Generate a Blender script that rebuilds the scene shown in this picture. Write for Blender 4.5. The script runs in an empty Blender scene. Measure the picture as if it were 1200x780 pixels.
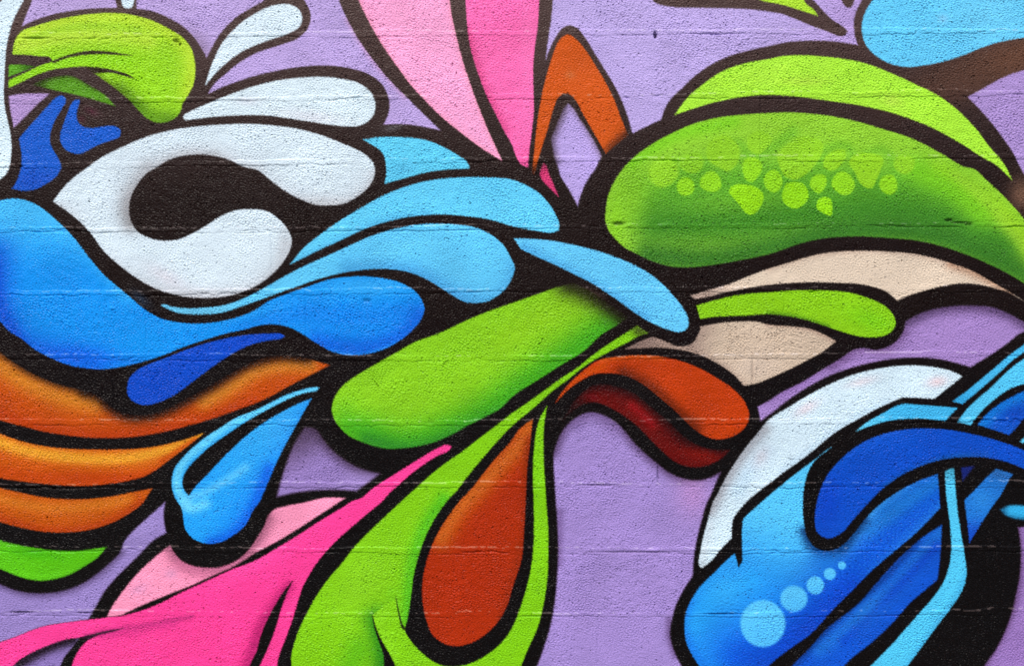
import bpy, math
import numpy as np

# ------------------------------------------------------------------ scale
# the wall is laid out in "photo units" (1200 x 780): x to the right, y down
S = 0.00265                    # metres per unit (one block course = 75.6 units = 0.20 m)
GROUND = 1023.0                # unit y of the pavement
def WX(x): return (x - 600.0) * S
def WZ(y): return (GROUND - y) * S

scene = bpy.context.scene

# ------------------------------------------------------------------ camera
FOV = math.radians(50)
DIST = 600 * S / math.tan(FOV / 2)
cam = bpy.data.cameras.new('camera')
cam.angle = FOV
cam.clip_end = 500
camo = bpy.data.objects.new('camera', cam)
scene.collection.objects.link(camo)
camo.location = (0, -DIST, WZ(390))
camo.rotation_euler = (math.radians(90), 0, 0)
scene.camera = camo
scene.render.resolution_x = 1024
scene.render.resolution_y = 665

# ------------------------------------------------------------------ sky and sun
SUN_EL, SUN_AZ = math.radians(56), math.radians(-22)   # az measured from the wall's outward normal
world = bpy.data.worlds.new('World')
scene.world = world
world.use_nodes = True
wn = world.node_tree.nodes
bg = wn['Background']
sky = wn.new('ShaderNodeTexSky')
sky.sky_type = 'NISHITA'
sky.sun_disc = False
sky.sun_elevation = SUN_EL
sky.sun_rotation = math.pi - SUN_AZ
sky.air_density = 1.0
sky.dust_density = 3.0
sky.ozone_density = 1.0
world.node_tree.links.new(sky.outputs[0], bg.inputs[0])
bg.inputs[1].default_value = 0.12
sun = bpy.data.lights.new('sun', 'SUN')
sun.energy = 1.5
sun.angle = math.radians(12)
sun.color = (1.0, 0.96, 0.9)
suno = bpy.data.objects.new('sun', sun)
scene.collection.objects.link(suno)
suno.location = (-2, -6, 9)
from mathutils import Vector
sd_ = Vector((math.sin(SUN_AZ) * math.cos(SUN_EL), -math.cos(SUN_AZ) * math.cos(SUN_EL), math.sin(SUN_EL)))
suno.rotation_euler = (-sd_).to_track_quat('-Z', 'Y').to_euler()

scene.view_settings.view_transform = 'Standard'
scene.view_settings.look = 'None'
scene.view_settings.gamma = 1.0
scene.view_settings.use_curve_mapping = False
scene.view_settings.exposure = 0.76

# ------------------------------------------------------------------ materials
def nodes_of(m):
    m.use_nodes = True
    nt = m.node_tree
    return nt, nt.nodes, nt.links, nt.nodes['Principled BSDF']

def paint_material(name, rough, spec, bump, grain):
    m = bpy.data.materials.new(name)
    nt, N, L, P = nodes_of(m)
    at = N.new('ShaderNodeAttribute'); at.attribute_name = 'paint'
    geo = N.new('ShaderNodeNewGeometry')
    n1 = N.new('ShaderNodeTexNoise'); n1.inputs['Scale'].default_value = 420; n1.inputs['Detail'].default_value = 2
    L.new(geo.outputs['Position'], n1.inputs['Vector'])
    mr = N.new('ShaderNodeMapRange')
    mr.inputs['From Min'].default_value = 0.25; mr.inputs['From Max'].default_value = 0.75
    mr.inputs['To Min'].default_value = 1 - grain; mr.inputs['To Max'].default_value = 1 + grain
    L.new(n1.outputs['Fac'], mr.inputs['Value'])
    mx = N.new('ShaderNodeVectorMath'); mx.operation = 'SCALE'
    L.new(at.outputs['Color'], mx.inputs[0]); L.new(mr.outputs[0], mx.inputs['Scale'])
    L.new(mx.outputs[0], P.inputs['Base Color'])
    n2 = N.new('ShaderNodeTexNoise'); n2.inputs['Scale'].default_value = 260; n2.inputs['Detail'].default_value = 3
    L.new(geo.outputs['Position'], n2.inputs['Vector'])
    b = N.new('ShaderNodeBump'); b.inputs['Strength'].default_value = bump; b.inputs['Distance'].default_value = 0.002
    L.new(n2.outputs['Fac'], b.inputs['Height']); L.new(b.outputs[0], P.inputs['Normal'])
    n3 = N.new('ShaderNodeTexNoise'); n3.inputs['Scale'].default_value = 6
    L.new(geo.outputs['Position'], n3.inputs['Vector'])
    mr2 = N.new('ShaderNodeMapRange')
    mr2.inputs['To Min'].default_value = rough - 0.16; mr2.inputs['To Max'].default_value = rough + 0.16
    L.new(n3.outputs['Fac'], mr2.inputs['Value']); L.new(mr2.outputs[0], P.inputs['Roughness'])
    P.inputs['Specular IOR Level'].default_value = spec
    return m

def plain_material(name, c1, c2, scale, rough):
    m = bpy.data.materials.new(name)
    nt, N, L, P = nodes_of(m)
    geo = N.new('ShaderNodeNewGeometry')
    n = N.new('ShaderNodeTexNoise'); n.inputs['Scale'].default_value = scale; n.inputs['Detail'].default_value = 6
    L.new(geo.outputs['Position'], n.inputs['Vector'])
    r = N.new('ShaderNodeValToRGB')
    r.color_ramp.elements[0].color = (*c1, 1); r.color_ramp.elements[1].color = (*c2, 1)
    r.color_ramp.elements[0].position = 0.3; r.color_ramp.elements[1].position = 0.7
    L.new(n.outputs['Fac'], r.inputs[0]); L.new(r.outputs[0], P.inputs['Base Color'])
    b = N.new('ShaderNodeBump'); b.inputs['Strength'].default_value = 0.3; b.inputs['Distance'].default_value = 0.004
    L.new(n.outputs['Fac'], b.inputs['Height']); L.new(b.outputs[0], P.inputs['Normal'])
    P.inputs['Roughness'].default_value = rough
    return m

M_SPRAY = paint_material('spray_paint', 0.38, 0.12, 0.45, 0.08)
M_BLOCK = paint_material('painted_block', 0.42, 0.13, 0.45, 0.07)
M_ASPHALT = plain_material('asphalt', (0.035, 0.035, 0.036), (0.065, 0.064, 0.062), 60, 0.9)
M_PAVING = plain_material('paving_concrete', (0.22, 0.21, 0.2), (0.32, 0.31, 0.29), 25, 0.85)

# ------------------------------------------------------------------ the wall's joints
JX = [100, 350, 600, 850, 1100]
JY = [[-264] * 5, [-189] * 5, [-113] * 5, [-37, -37, -38, -38, -39],
      [42, 40, 39, 37.5, 36.5], [118.5, 115, 114, 112, 109], [194, 190, 187, 186, 184], [269, 269, 266, 265, 263.5],
      [343, 341.5, 340, 339, 338.5], [417.5, 419, 420, 418, 415], [494, 495, 494.5, 494, 491.5],
      [569, 567.5, 567, 568, 567], [642.5, 644, 644.5, 645, 642], [717.5, 719.5, 719.5, 719.5, 717],
      [794] * 5, [870] * 5, [946] * 5, [1023] * 5]
NC = len(JY) - 1
PHASE = [20, 120, 20, 113, 20, 143, 40, 131, 171, 132, 23, 115, 52, 140, 30, 125, 25]
BW = 187.0
X0, X1 = -700.0, 1900.0

# ------------------------------------------------------------------ the grid of the wall's face
STEP = 1.0
fx = np.arange(0, 1200 + STEP, STEP); fx = fx * 1200 / fx[-1]
fy = np.arange(0, 780 + STEP, STEP); fy = fy * 780 / fy[-1]
def margin(a, b, joints):
    near, far = (b, a) if abs(b) < abs(a) or b == 0 else (a, b)
    out = []
    lo, hi = min(a, b), max(a, b)
    step1 = np.arange(4, 104, 4.0); step2 = np.arange(104, abs(far - near), 12.0)
    st = np.concatenate([step1, step2])
    pts = list(near + np.sign(far - near) * st) + [far]
    for j in joints:
        pts += [j - 4, j - 2, j, j + 2, j + 4]
    pts = sorted(p for p in pts if lo <= p <= hi and abs(p - near) > 1.5)
    res = [pts[0]]
    for p in pts[1:]:
        if p - res[-1] > 1.2 or p == pts[-1]: res.append(p)
    return np.array(res)
vj = sorted({round(p + BW * k, 1) for p in PHASE for k in range(-5, 12)})
mxl = margin(X0, 0.0, vj)
mxr = margin(1200.0, X1, vj) if False else 1200 + (-margin(-(X1 - 1200), 0.0, [1200 - v for v in vj]))[::-1]
hj = [j[2] for j in JY]
myt = margin(-264.0, 0.0, hj)
myb = 780 + (-margin(-(GROUND - 780), 0.0, [780 - v for v in hj]))[::-1]
gx = np.concatenate([mxl, fx, mxr]); gy = np.concatenate([myt, fy, myb])
assert np.all(np.diff(gx) > 0) and np.all(np.diff(gy) > 0)
NX, NY = len(gx), len(gy)
FX0, FY0 = len(mxl), len(myt)
rng = np.random.default_rng(7)

def bandnoise(shape, wl_lo, wl_hi, ax=1.0, seed=0):
    """band-passed noise, wavelengths in samples, unit variance; ax > 1 stretches it sideways"""
    r = np.random.default_rng(seed)
    f = np.fft.rfft2(r.standard_normal(shape))
    ky = np.fft.fftfreq(shape[0])[:, None]; kx = np.fft.rfftfreq(shape[1])[None, :] * ax
    k = np.sqrt(kx * kx + ky * ky)
    a, b = 1.0 / wl_hi, 1.0 / wl_lo
    w = np.exp(-(k / b) ** 4) * (1 - np.exp(-(k / a) ** 4))
    n = np.fft.irfft2(f * w, shape)
    return (n / n.std()).astype(np.float32)

# ------------------------------------------------------------------ the mural: outlines drawn as points
ORG = {'A': (750, 140, 6), 'B': (900, 140, 6), 'D': (600, 150, 7.96), 'E': (1080, 500, 10), 'F': (0, 100, 7.96), 'P': (0, 0, 1), 'G': (800, 390, 3)}
for c in range(4):
    for r in range(4):
        ORG['%d%d' % (c, r)] = (300 * c, 195 * r, 4)
def points(txt):
    o = ORG['P']; pts = []; sharp = []
    for t in txt.split():
        if t[-1] == ':':
            o = ORG[t[:-1]]; continue
        s = t.endswith('!')
        x, y = t.rstrip('!').split(',')
        pts.append((o[0] + float(x) / o[2], o[1] + float(y) / o[2])); sharp.append(s)
    return np.array(pts), sharp
def outline(txt, closed=True):
    """smooth curve through the points; a point marked ! is a corner"""
    P, sh = points(txt); n = len(P); out = []
    for i in range(n if closed else n - 1):
        p1, p2 = P[i], P[(i + 1) % n]
        p0 = P[i - 1] if (i > 0 or closed) else p1
        p3 = P[(i + 2) % n] if (i + 2 < n or closed) else p2
        d = np.linalg.norm(p2 - p1)
        def tang(a, b, c):
            la = np.linalg.norm(b - a); lc = np.linalg.norm(c - b)
            if la < 1e-6 or lc < 1e-6: return (c - a) / max(la + lc, 1e-6)
            t = (b - a) / la * lc + (c - b) / lc * la
            return t / (la + lc)
        t1 = (p2 - p1) / max(d, 1e-6) if sh[i] else tang(p0, p1, p2)
        t2 = (p2 - p1) / max(d, 1e-6) if sh[(i + 1) % n] else tang(p1, p2, p3)
        k = max(2, int(d / 3.5))
        for q in range(k):
            t = q / k
            h00 = 2 * t**3 - 3 * t**2 + 1; h10 = t**3 - 2 * t**2 + t
            h01 = -2 * t**3 + 3 * t**2; h11 = t**3 - t**2
            out.append(h00 * p1 + h10 * d * t1 + h01 * p2 + h11 * d * t2)
    if not closed: out.append(P[-1])
    return np.array(out)

FXg, FYg = fx, fy
def window(x0, y0, x1, y1):
    i0, i1 = np.searchsorted(FYg, y0), np.searchsorted(FYg, y1)
    j0, j1 = np.searchsorted(FXg, x0), np.searchsorted(FXg, x1)
    return max(i0 - 1, 0), min(i1 + 1, len(FYg)), max(j0 - 1, 0), min(j1 + 1, len(FXg))
def seg_dist2(px, py, a, b, best):
    dx, dy = b[0] - a[0], b[1] - a[1]
    L = dx * dx + dy * dy + 1e-9
    t = np.clip(((px - a[0]) * dx + (py - a[1]) * dy) / L, 0, 1)
    ex = px - a[0] - t * dx; ey = py - a[1] - t * dy
    np.minimum(best, ex * ex + ey * ey, out=best)
def poly_sd(C, pad):
    w = window(C[:, 0].min() - pad, C[:, 1].min() - pad, C[:, 0].max() + pad, C[:, 1].max() + pad)
    i0, i1, j0, j1 = w
    px = FXg[j0:j1][None, :].astype(np.float32); py = FYg[i0:i1][:, None].astype(np.float32)
    sh = (i1 - i0, j1 - j0)
    best = np.full(sh, 1e9, np.float32); inside = np.zeros(sh, bool)
    ys = FYg[i0:i1]; xs = FXg[j0:j1]
    n = len(C); Cf = C.astype(np.float32)
    for k in range(n):
        a, b = Cf[k], Cf[(k + 1) % n]
        # the distance matters near the edge only: 45 units either side
        m = 45.0
        r0 = np.searchsorted(ys, min(a[1], b[1]) - m); r1 = np.searchsorted(ys, max(a[1], b[1]) + m)
        c0 = np.searchsorted(xs, min(a[0], b[0]) - m); c1 = np.searchsorted(xs, max(a[0], b[0]) + m)
        if r1 > r0 and c1 > c0:
            seg_dist2(px[:, c0:c1], py[r0:r1], a, b, best[r0:r1, c0:c1])
        if a[1] != b[1]:
            q0 = np.searchsorted(ys, min(a[1], b[1]), 'right' if False else 'left'); q1 = np.searchsorted(ys, max(a[1], b[1]))
            if q1 > q0:
                yy = ys[q0:q1]
                xc = a[0] + (yy - a[1]) * (b[0] - a[0]) / (b[1] - a[1])
                inside[q0:q1] ^= xs[None, :] < xc[:, None]
    d = np.sqrt(np.minimum(best, 45.0 ** 2))
    return w, np.where(inside, d, -d)
def line_dist(C, w):
    i0, i1, j0, j1 = w
    px = FXg[j0:j1][None, :].astype(np.float32); py = FYg[i0:i1][:, None].astype(np.float32)
    best = np.full((i1 - i0, j1 - j0), 1e9, np.float32)
    for a, b in zip(C[:-1].astype(np.float32), C[1:].astype(np.float32)):
        seg_dist2(px, py, a, b, best)
    return np.sqrt(best)
def sstep(t):
    t = np.clip(t, 0, 1); return t * t * (3 - 2 * t)

FH, FW = len(fy), len(fx)
NZ_EDGE = bandnoise((FH, FW), 1.5, 5, 1, 11)
NZ_SPRAY = bandnoise((FH, FW), 2, 8, 1, 12)
NZ_BIG = bandnoise((FH, FW), 60, 300, 1, 13)
BLACK, PURPLE = 0, -1
yy = (fy / 780)[:, None, None]; xx = (fx / 1200)[None, :, None]
COL = np.zeros((FH, FW, 3), np.float32)
# black paint: haze and gloss put into the colour, paler and browner towards the top
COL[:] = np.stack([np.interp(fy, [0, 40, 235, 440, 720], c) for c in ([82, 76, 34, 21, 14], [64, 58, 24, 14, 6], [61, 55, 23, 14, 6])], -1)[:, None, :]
IDM = np.zeros((FH, FW), np.int32)
PARTS = [dict(name='black_outline', label='thick black spray-painted outlines weaving between all the coloured shapes', parent=None)]

def apply_mods(c, mods, w, sd):
    i0, i1, j0, j1 = w
    px = FXg[j0:j1][None, :]; py = FYg[i0:i1][:, None]
    for m in mods:
        t = m[0]
        if t == 'g':
            x0, y0, x1, y1, col = m[1:6]; a = m[6] if len(m) > 6 else 1.0
            dx, dy = x1 - x0, y1 - y0
            f = sstep(((px - x0) * dx + (py - y0) * dy) / (dx * dx + dy * dy)) * a
        elif t == 'b':
            x, y, rx, ry, ang, col, a = m[1:]
            ca, sa = math.cos(math.radians(ang)), math.sin(math.radians(ang))
            u = ((px - x) * ca + (py - y) * sa) / rx; v = (-(px - x) * sa + (py - y) * ca) / ry
            f = a * np.exp(-(u * u + v * v))
        elif t == 's':
            C = outline(m[1], False); wd, col, a = m[2:5]
            f = a * np.exp(-(line_dist(C, w) / wd) ** 2)
        elif t == 'e':
            wd, col, a = m[1:4]
            f = a * np.exp(-np.clip(sd, 0, None) / wd)
        elif t == 'ed':
            wd, dx, dy, col, a = m[1:6]
            gyv, gxv = np.gradient(sd)
            nrm = np.sqrt(gxv ** 2 + gyv ** 2) + 1e-6
            l = math.hypot(dx, dy)
            dot = np.clip(-(gxv * dx + gyv * dy) / nrm / l, 0, 1)
            f = a * np.exp(-np.clip(sd, 0, None) / wd) * sstep(dot * 1.4)
        f = np.clip(f * (1 + 0.10 * NZ_SPRAY[i0:i1, j0:j1]), 0, 1)[..., None]
        c = c * (1 - f) + np.array(col, np.float32) * f
    return c

def paint(name, label, txt, col, mods=(), soft=0.9, parent=None, kind=None, same=None, bleed=0):
    C = outline(txt)
    w, sd = poly_sd(C, soft + 8)
    i0, i1, j0, j1 = w
    if i1 <= i0 or j1 <= j0: return None
    n = NZ_EDGE[i0:i1, j0:j1]
    s2 = sd + 0.22 * n * (1 + soft * 0.35)
    al = sstep(s2 / (2 * soft) + 0.5)
    c = np.zeros((i1 - i0, j1 - j0, 3), np.float32); c[:] = np.array(col)
    c = apply_mods(c, mods, w, sd)
    COL[i0:i1, j0:j1] = COL[i0:i1, j0:j1] * (1 - al[..., None]) + c * al[..., None]
    if kind == 'ground': ident = PURPLE
    elif kind == 'black': ident = BLACK
    elif same is not None: ident = same
    else:
        PARTS.append(dict(name=name, label=label, parent=parent)); ident = len(PARTS) - 1
    IDM[i0:i1, j0:j1][al > 0.5] = ident
    return ident
def ground(txt, mods=(), soft=1.0, col=None):
    paint('', '', txt, col or PUR, mods, soft, kind='ground')
def black(txt, soft=0.9, col=(40, 28, 27)):
    paint('', '', txt, col, (), soft, kind='black')

BLK = (22, 13, 12)
PUR = (173, 148, 214)
WHT = (214, 234, 243)
GRY = (150, 152, 155)
CYN = (98, 205, 245)

# brown overspray mixed into the black at the right edge, older colours showing through
full = (0, FH, 0, FW)
COL[:] = apply_mods(COL, [('b', 1190, 68, 95, 26, -18, (108, 72, 54), .9), ('b', 1120, 95, 70, 22, -18, (84, 58, 48), .7),
                          ('b', 1198, 228, 16, 20, 0, (120, 88, 70), .9),
                          ('b', 108, 131, 9, 4, 25, (104, 42, 66), .4), ('b', 95, 140, 5, 5, 0, (100, 40, 60), .35),
                          ('b', 690, 344, 16, 5, 20, (95, 72, 60), .7), ('b', 165, 350, 14, 6, 40, (45, 62, 84), .7),
                          ('b', 460, 150, 12, 4, -10, (110, 112, 118), .5)], full, None)

# ---- purple base coat left in view; light falloff put into its colours, darker downwards
ground("00: 165,-30! 152,0 128,60 103,124! 160,97 240,70 340,50 440,40 550,37! 540,0 535,-30!", col=(188, 165, 218))
ground("00: 636,-30! 638,0 640,42! 700,50 780,80 850,120 900,165 940,220 968,272! 985,240 1020,175 1070,115 1130,65 1200,25 10: 40,0 60,-30!", col=(188, 165, 220),
       mods=[('b', 236, 55, 10, 22, -35, (130, 110, 140), .55)])
ground("00: 975,440! 1000,400 1060,345 1130,290 1200,250 10: 120,210 200,178 240,140 257,90 248,40 225,0 215,-30! 380,-30! 388,0 430,95 480,185 540,270 620,370 700,450 780,530 865,612! 800,598 720,585 640,582 598,585! 618,540 626,490 615,440 590,395 540,355 470,328 380,312 290,308 200,315 100,332 0,355 00: 1130,377 1060,402", col=(187, 164, 220),
       mods=[('s', "10: 430,95 540,270 700,450", 4, (200, 150, 190), .5)])
ground("00: 42,450! 90,442 160,438 232,440! 180,485 110,555 64,600! 55,550 45,500", col=(180, 150, 205))
ground("20: 195,-30! 192,0 185,80 170,180 158,282! 175,235 205,175 240,130 270,120 300,130 340,175 390,255 440,335 490,420 530,510 565,625! 620,598 700,560! 712,520 740,470 790,420 860,355 940,300 1030,260 1120,235 1200,217 30: 100,197 200,192 300,195 420,212! 405,160 403,100 415,50 440,0 450,-30! 405,-30! 402,15 385,38 360,28 345,0 340,-30! 200,-30! 210,0 230,20 270,65 310,100 350,125 372,150 350,172 320,167 280,150 200,120 130,90 60,65 0,55 20: 1120,45 1000,40 880,38 760,35 700,25 660,5 645,-30!",
       col=(188, 169, 225), mods=[('b', 1010, 20, 60, 60, 0, (178, 150, 208), .8)])
ground("30: 935,455! 1000,420 1080,375 1150,345 1200,330 1320,290! 31: 1320,60! 1230,70 30: 1180,780 1150,720 1110,660 1050,580 990,510", col=(172, 145, 205))
ground("20: 265,487! 285,505 320,560 360,620 400,690 420,735! 405,760 395,785 21: 370,40 340,90 320,140 308,187! 290,150 255,90 225,40 215,0 20: 205,760 190,690 185,650 200,610 225,550 245,505", col=(186, 165, 226), soft=1.3,
       mods=[('s', "20: 245,505 205,600 185,660 200,760", 6, (60, 45, 52), .6), ('s', "20: 285,505 360,620 420,735", 4, (90, 70, 85), .4)])
ground("22: 1152,345! 1200,320 32: 60,280 150,235 250,175 340,120 400,80 440,70 510,80 560,65 600,40 630,0 31: 635,770 645,725! 700,695 780,668 860,655 950,652 1050,660 1130,690 1200,728 1290,790! 32: 1290,-20! 1185,0 1120,50 1040,105 950,160! 880,140 800,122 700,115 600,120 500,135 400,160 300,195 200,245 100,310 0,388 22: 1165,412!", col=(166, 134, 198), soft=1.4,
       mods=[('s', "31: 645,725 780,668 950,652 1130,690 1250,760", 9, (70, 50, 84), .75), ('s', "32: 300,150 440,70 560,65 630,0", 8, (96, 66, 112), .6),
             ('b', 935, 446, 45, 10, -30, (130, 92, 158), .6)])
ground("12: 230,440! 280,450 310,490 350,540 410,590 480,630 540,650 582,658! 540,690 470,740! 400,735 300,735 200,745 98,767! 115,700 140,620 165,550 195,490", col=(148, 124, 186), soft=2.2,
       mods=[('g', 380, 545, 355, 500, (72, 54, 78), .85), ('s', "12: 280,450 350,540 480,630 582,658", 8, (66, 48, 74), .7), ('b', 425, 562, 25, 10, 0, (170, 148, 205), .4)])
ground("22: 195,560! 215,500 250,440 310,390 370,370 430,385 490,420 530,460 570,510 620,560 680,610 740,655 800,680 860,690 920,680 978,650! 960,690 940,740 23: 908,30 888,100 870,170 855,250 848,355! 800,430 770,490 750,560 740,620 750,680 770,730 800,790! 110,800! 150,690 180,590 200,480 210,380 216,250 212,100 205,0 22: 200,700 195,620", col=(160, 136, 200), soft=1.6,
       mods=[('s', "22: 195,560 250,440 370,370 490,420 570,510 680,610 800,680 978,650", 7, (84, 62, 100), .75), ('s', "22: 300,420 380,385 480,440", 10, (120, 96, 150), .6),
             ('s', "23: 225,60 222,160 218,300", 5, (110, 84, 138), .6), ('b', 812, 578, 20, 26, 0, (180, 132, 186), .6), ('s', "23: 735,560 735,640 765,730", 4, (90, 66, 110), .55)])
ground("03: -60,370! 0,395 60,420 130,435 210,438 300,425 380,395 450,350 510,300 560,250 585,190 620,150 680,95 730,50 775,10! 768,60 772,120 780,155! 720,190 660,250 600,310 540,370 490,430 450,500 415,560! 350,570 280,580 200,595 140,615 80,640 0,668 -60,690!", col=(150, 130, 192), soft=1.6,
       mods=[('s', "03: 0,395 130,435 300,425 450,350 560,250", 6, (72, 56, 92), .65), ('b', 165, 618, 20, 12, -40, (172, 152, 214), .5)])
ground("03: 50,790! 110,740 180,700 260,665 330,650 375,645! 340,690 300,740 275,800!", col=(138, 116, 180), soft=1.2,
       mods=[('s', "03: 90,770 180,715 260,680 340,655", 7, (26, 16, 26), .95)])
ground("33: 1172,130! 1290,120! 1290,840! 980,840! 1020,770 1070,700 1110,620 1140,540 1160,460 1178,370 1185,280 1183,200", col=(152, 118, 184), soft=1.6,
       mods=[('s', "33: 1172,130 1185,280 1140,540 1020,770", 5, (90, 62, 104), .6)])

# ---- whites
paint('painted_strip', 'white painted strip with a wavy edge beside the lime hooked leaf', "00: 124,-40! 112,0 85,50 60,105 42,170 30,230 24,300 20,370 18,440 22,500 35,560 48,620 54,690 52,740 46,780 01: 30,35 0,63 -60,110! 00: -160,700 -170,400 -120,160 -40,50 8,0 30,-40!", (216, 236, 244))
paint('painted_stub', 'short white painted stub standing on top of the lime hooked leaf', "00: 562,-30! 567,0 572,22 582,37 600,41 617,37 625,20 630,-30!", WHT)
paint('painted_teardrop', 'small white painted teardrop with its tip beside the lime hooked leaf', "00: 962,402! 975,355 1000,285 1040,205 1090,145 1140,100 1200,62 10: 50,36 110,20 160,22 200,45 218,85 205,125 160,155 80,183 0,212 00: 1130,246 1060,298 1005,350", (218, 236, 244))
paint('painted_teardrop', 'long white painted teardrop lying above the white curled hook', "00: 857,546 880,528 930,505 1010,470 1100,435 1200,402 10: 100,378 200,365 300,360 400,370 470,385 520,415 550,450 560,490 555,530 530,565 490,588 440,594 380,590 280,575 180,560 80,545 0,540 00: 1100,542 1000,548 900,560 865,562", (218, 236, 243),
      mods=[('b', 290, 118, 14, 5, 0, (205, 205, 215), .5), ('b', 365, 138, 40, 8, 8, (226, 214, 222), .35)])
paint('painted_hook', 'big white painted hook curling round a black centre', "01: 248,165! 300,95 360,40 415,0 00: 480,735 560,695 650,655 740,625 830,605 930,592 1050,583 1200,582 10: 100,590 200,605 300,632 400,670 470,700 520,730 550,765 11: 558,10 550,60 520,105 470,145 410,175 340,183 280,180 220,160 150,125 80,75 0,15 00: 1140,782 1080,752 1010,732 930,724 860,730 790,750 740,780 01: 690,30 650,75 620,125 605,190 612,250 640,300 700,335 760,348 800,348 850,338 900,315 970,275 1040,230 1110,205 1180,200 11: 50,210 100,240 145,290 168,345 155,400 125,450 70,510 0,560 01: 1130,590 1050,610 960,617 870,610 780,590 700,558 620,510 550,455 480,390 430,320 380,265 320,215", (216, 233, 241),
      mods=[('s', "01: 690,20 630,110 605,200 615,260", 13, (128, 124, 124), .75), ('ed', 9, .5, .9, (176, 172, 176), .5), ('b', 150, 200, 40, 26, -30, (206, 220, 228), .5), ('s', "00: 740,775 860,725 1010,728", 6, (176, 180, 184), .6),
            ('b', 195, 325, 26, 9, 30, (222, 214, 222), .5), ('b', 230, 345, 60, 8, 0, (186, 186, 190), .5), ('b', 380, 238, 40, 8, 0, (190, 192, 194), .6), ('b', 333, 285, 8, 26, 10, (188, 192, 196), .5)])

# ---- top left: lime hooked leaf and its stems
lime = paint('painted_leaf', 'lime green painted leaf hooking downward, with a yellow rim and thin stem', "00: 57,256! 75,180 100,150 160,124 240,100 340,78 440,65 540,62 640,75 720,100 800,140 860,180 895,225 912,280 916,340 905,400 880,450 853,490! 850,512 830,545 790,570 740,576 690,556 650,520 615,480 570,440 520,400 470,365 438,342! 410,318 340,316 260,325 180,348 100,385 40,413! 40,378! 120,340 190,308 245,290! 240,275 180,265 120,258", (152, 214, 34),
      mods=[('s', "00: 80,170 240,110 440,75 640,85 800,150 890,240 905,340 890,430", 13, (194, 226, 56), .75), ('s', "00: 80,220 300,175 520,165 700,190", 12, (196, 224, 70), .6), ('s', "00: 150,175 300,135 500,125 650,140", 4, (150, 205, 40), .5),
            ('s', "00: 60,385 200,320 400,282 600,290", 6, (150, 222, 32), .8), ('s', "00: 560,430 640,505 720,570 790,575", 12, (66, 108, 24), .8), ('b', 178, 138, 26, 12, 10, (112, 172, 30), .7), ('s', "00: 445,345 520,400 590,455", 5, (96, 130, 26), .6), ('b', 165, 90, 34, 20, 30, (150, 216, 26), .7)])
black("00: 240,290! 290,268 350,250 430,238 500,242 560,250 625,262! 560,259 480,255 400,258 320,272 250,298!", .8, (56, 48, 30))
black("00: 400,312! 470,318 540,331 600,350 638,374! 580,356 520,343 440,345!", .8, (52, 44, 30))
paint('painted_sliver', 'tiny green painted sliver beside the thin stem of the hooked leaf', "00: 42,305! 90,303 165,312! 100,338 40,360!", (96, 168, 34), mods=[('g', 16, 80, 36, 78, (60, 110, 24))])
paint('painted_leaf', 'dark green painted leaf tucked under the lime hooked leaf', "00: 150,398! 200,373 270,358 340,358 390,383 450,418 500,453 538,497! 470,477 400,457 330,440 240,420", (88, 150, 30), soft=1.1,
      mods=[('g', 62, 99, 40, 99, (48, 60, 24)), ('s', "00: 200,370 340,352 450,410", 4, (40, 40, 20), .7)])
paint('painted_leaf', 'blue painted stalk beside the white wavy strip', "00: 290,447 310,465 290,510 255,570 235,630 235,670 250,705 275,745 287,785 01: 285,10 265,45 220,80 170,105 120,115 80,110 56,104! 80,65 95,20 00: 100,770 100,720 92,670 88,650! 130,600 180,545 230,490 260,460", (28, 94, 202), mods=[('b', 40, 212, 30, 14, 0, (26, 78, 192), .6)])
paint('painted_hook', 'small blue painted hook bending right between black bands', "00: 375,468 370,490 360,530 365,570 390,595 440,600 490,592 540,592 565,610 560,640 530,655 470,675 420,700 370,722 330,715 295,690 280,650 290,600 305,560 320,520 340,480 358,468", (28, 94, 202))

# ---- pinks and orange arch at the top
paint('painted_spike', 'pale pink painted spike pointing down beside the hot pink one', "10: 470,-30! 480,0 515,75 560,160 610,240 670,325 730,405 790,470 860,540 950,615 1050,690 1155,757! 1120,680 1080,590 1040,490 1000,380 965,270 935,150 915,60 905,-30!", (252, 168, 212), mods=[('b', 470, 20, 40, 14, 0, (246, 164, 206), .5), ('e', 2.5, (236, 140, 150), .4)])
paint('painted_spike', 'hot pink painted spike pointing down beside the orange arch', "10: 980,-30! 985,50 990,120 1000,200 1020,280 1050,370 1085,460 1120,530 1160,610 1200,680 20: 20,735 40,770 75,785! 82,700 95,600 102,530 100,400 100,300 110,200 120,130 128,0 130,-30!", (252, 110, 178),
      mods=[('s', "10: 985,150 1020,280 1085,460 1160,610", 7, (222, 76, 138), .8), ('b', 618, 60, 8, 120, 0, (255, 122, 186), .6), ('g', 610, 160, 618, 200, (242, 82, 150), .6)])
paint('painted_sliver', 'tiny crimson pink painted sliver inside the black beside the purple gap', "D: 290,325! 262,450 280,485 340,550 435,640! 395,540 350,440 320,345!", (214, 60, 116), soft=1.0, mods=[('g', 640, 205, 635, 192, (150, 40, 80))])
paint('painted_arch', 'orange painted arch standing over a purple gap', "20: 262,163 300,185 340,230 390,305 440,390 480,470 510,550 545,635! 500,670 440,720! 410,670 370,600 330,530 290,460 265,440 240,440 215,460 195,510 175,580 150,660 125,740 21: 105,40! 92,30! 20: 97,770 105,700 115,600 130,500 150,400 175,310 200,235 225,185", (208, 88, 28),
      mods=[('s', "20: 480,700 560,620", 8, (70, 36, 24), .95), ('s', "20: 440,705 520,650", 4, (120, 54, 24), .5), ('b', 668, 88, 6, 5, 0, (200, 118, 70), .5), ('g', 628, 185, 624, 205, (70, 36, 26))])

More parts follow.
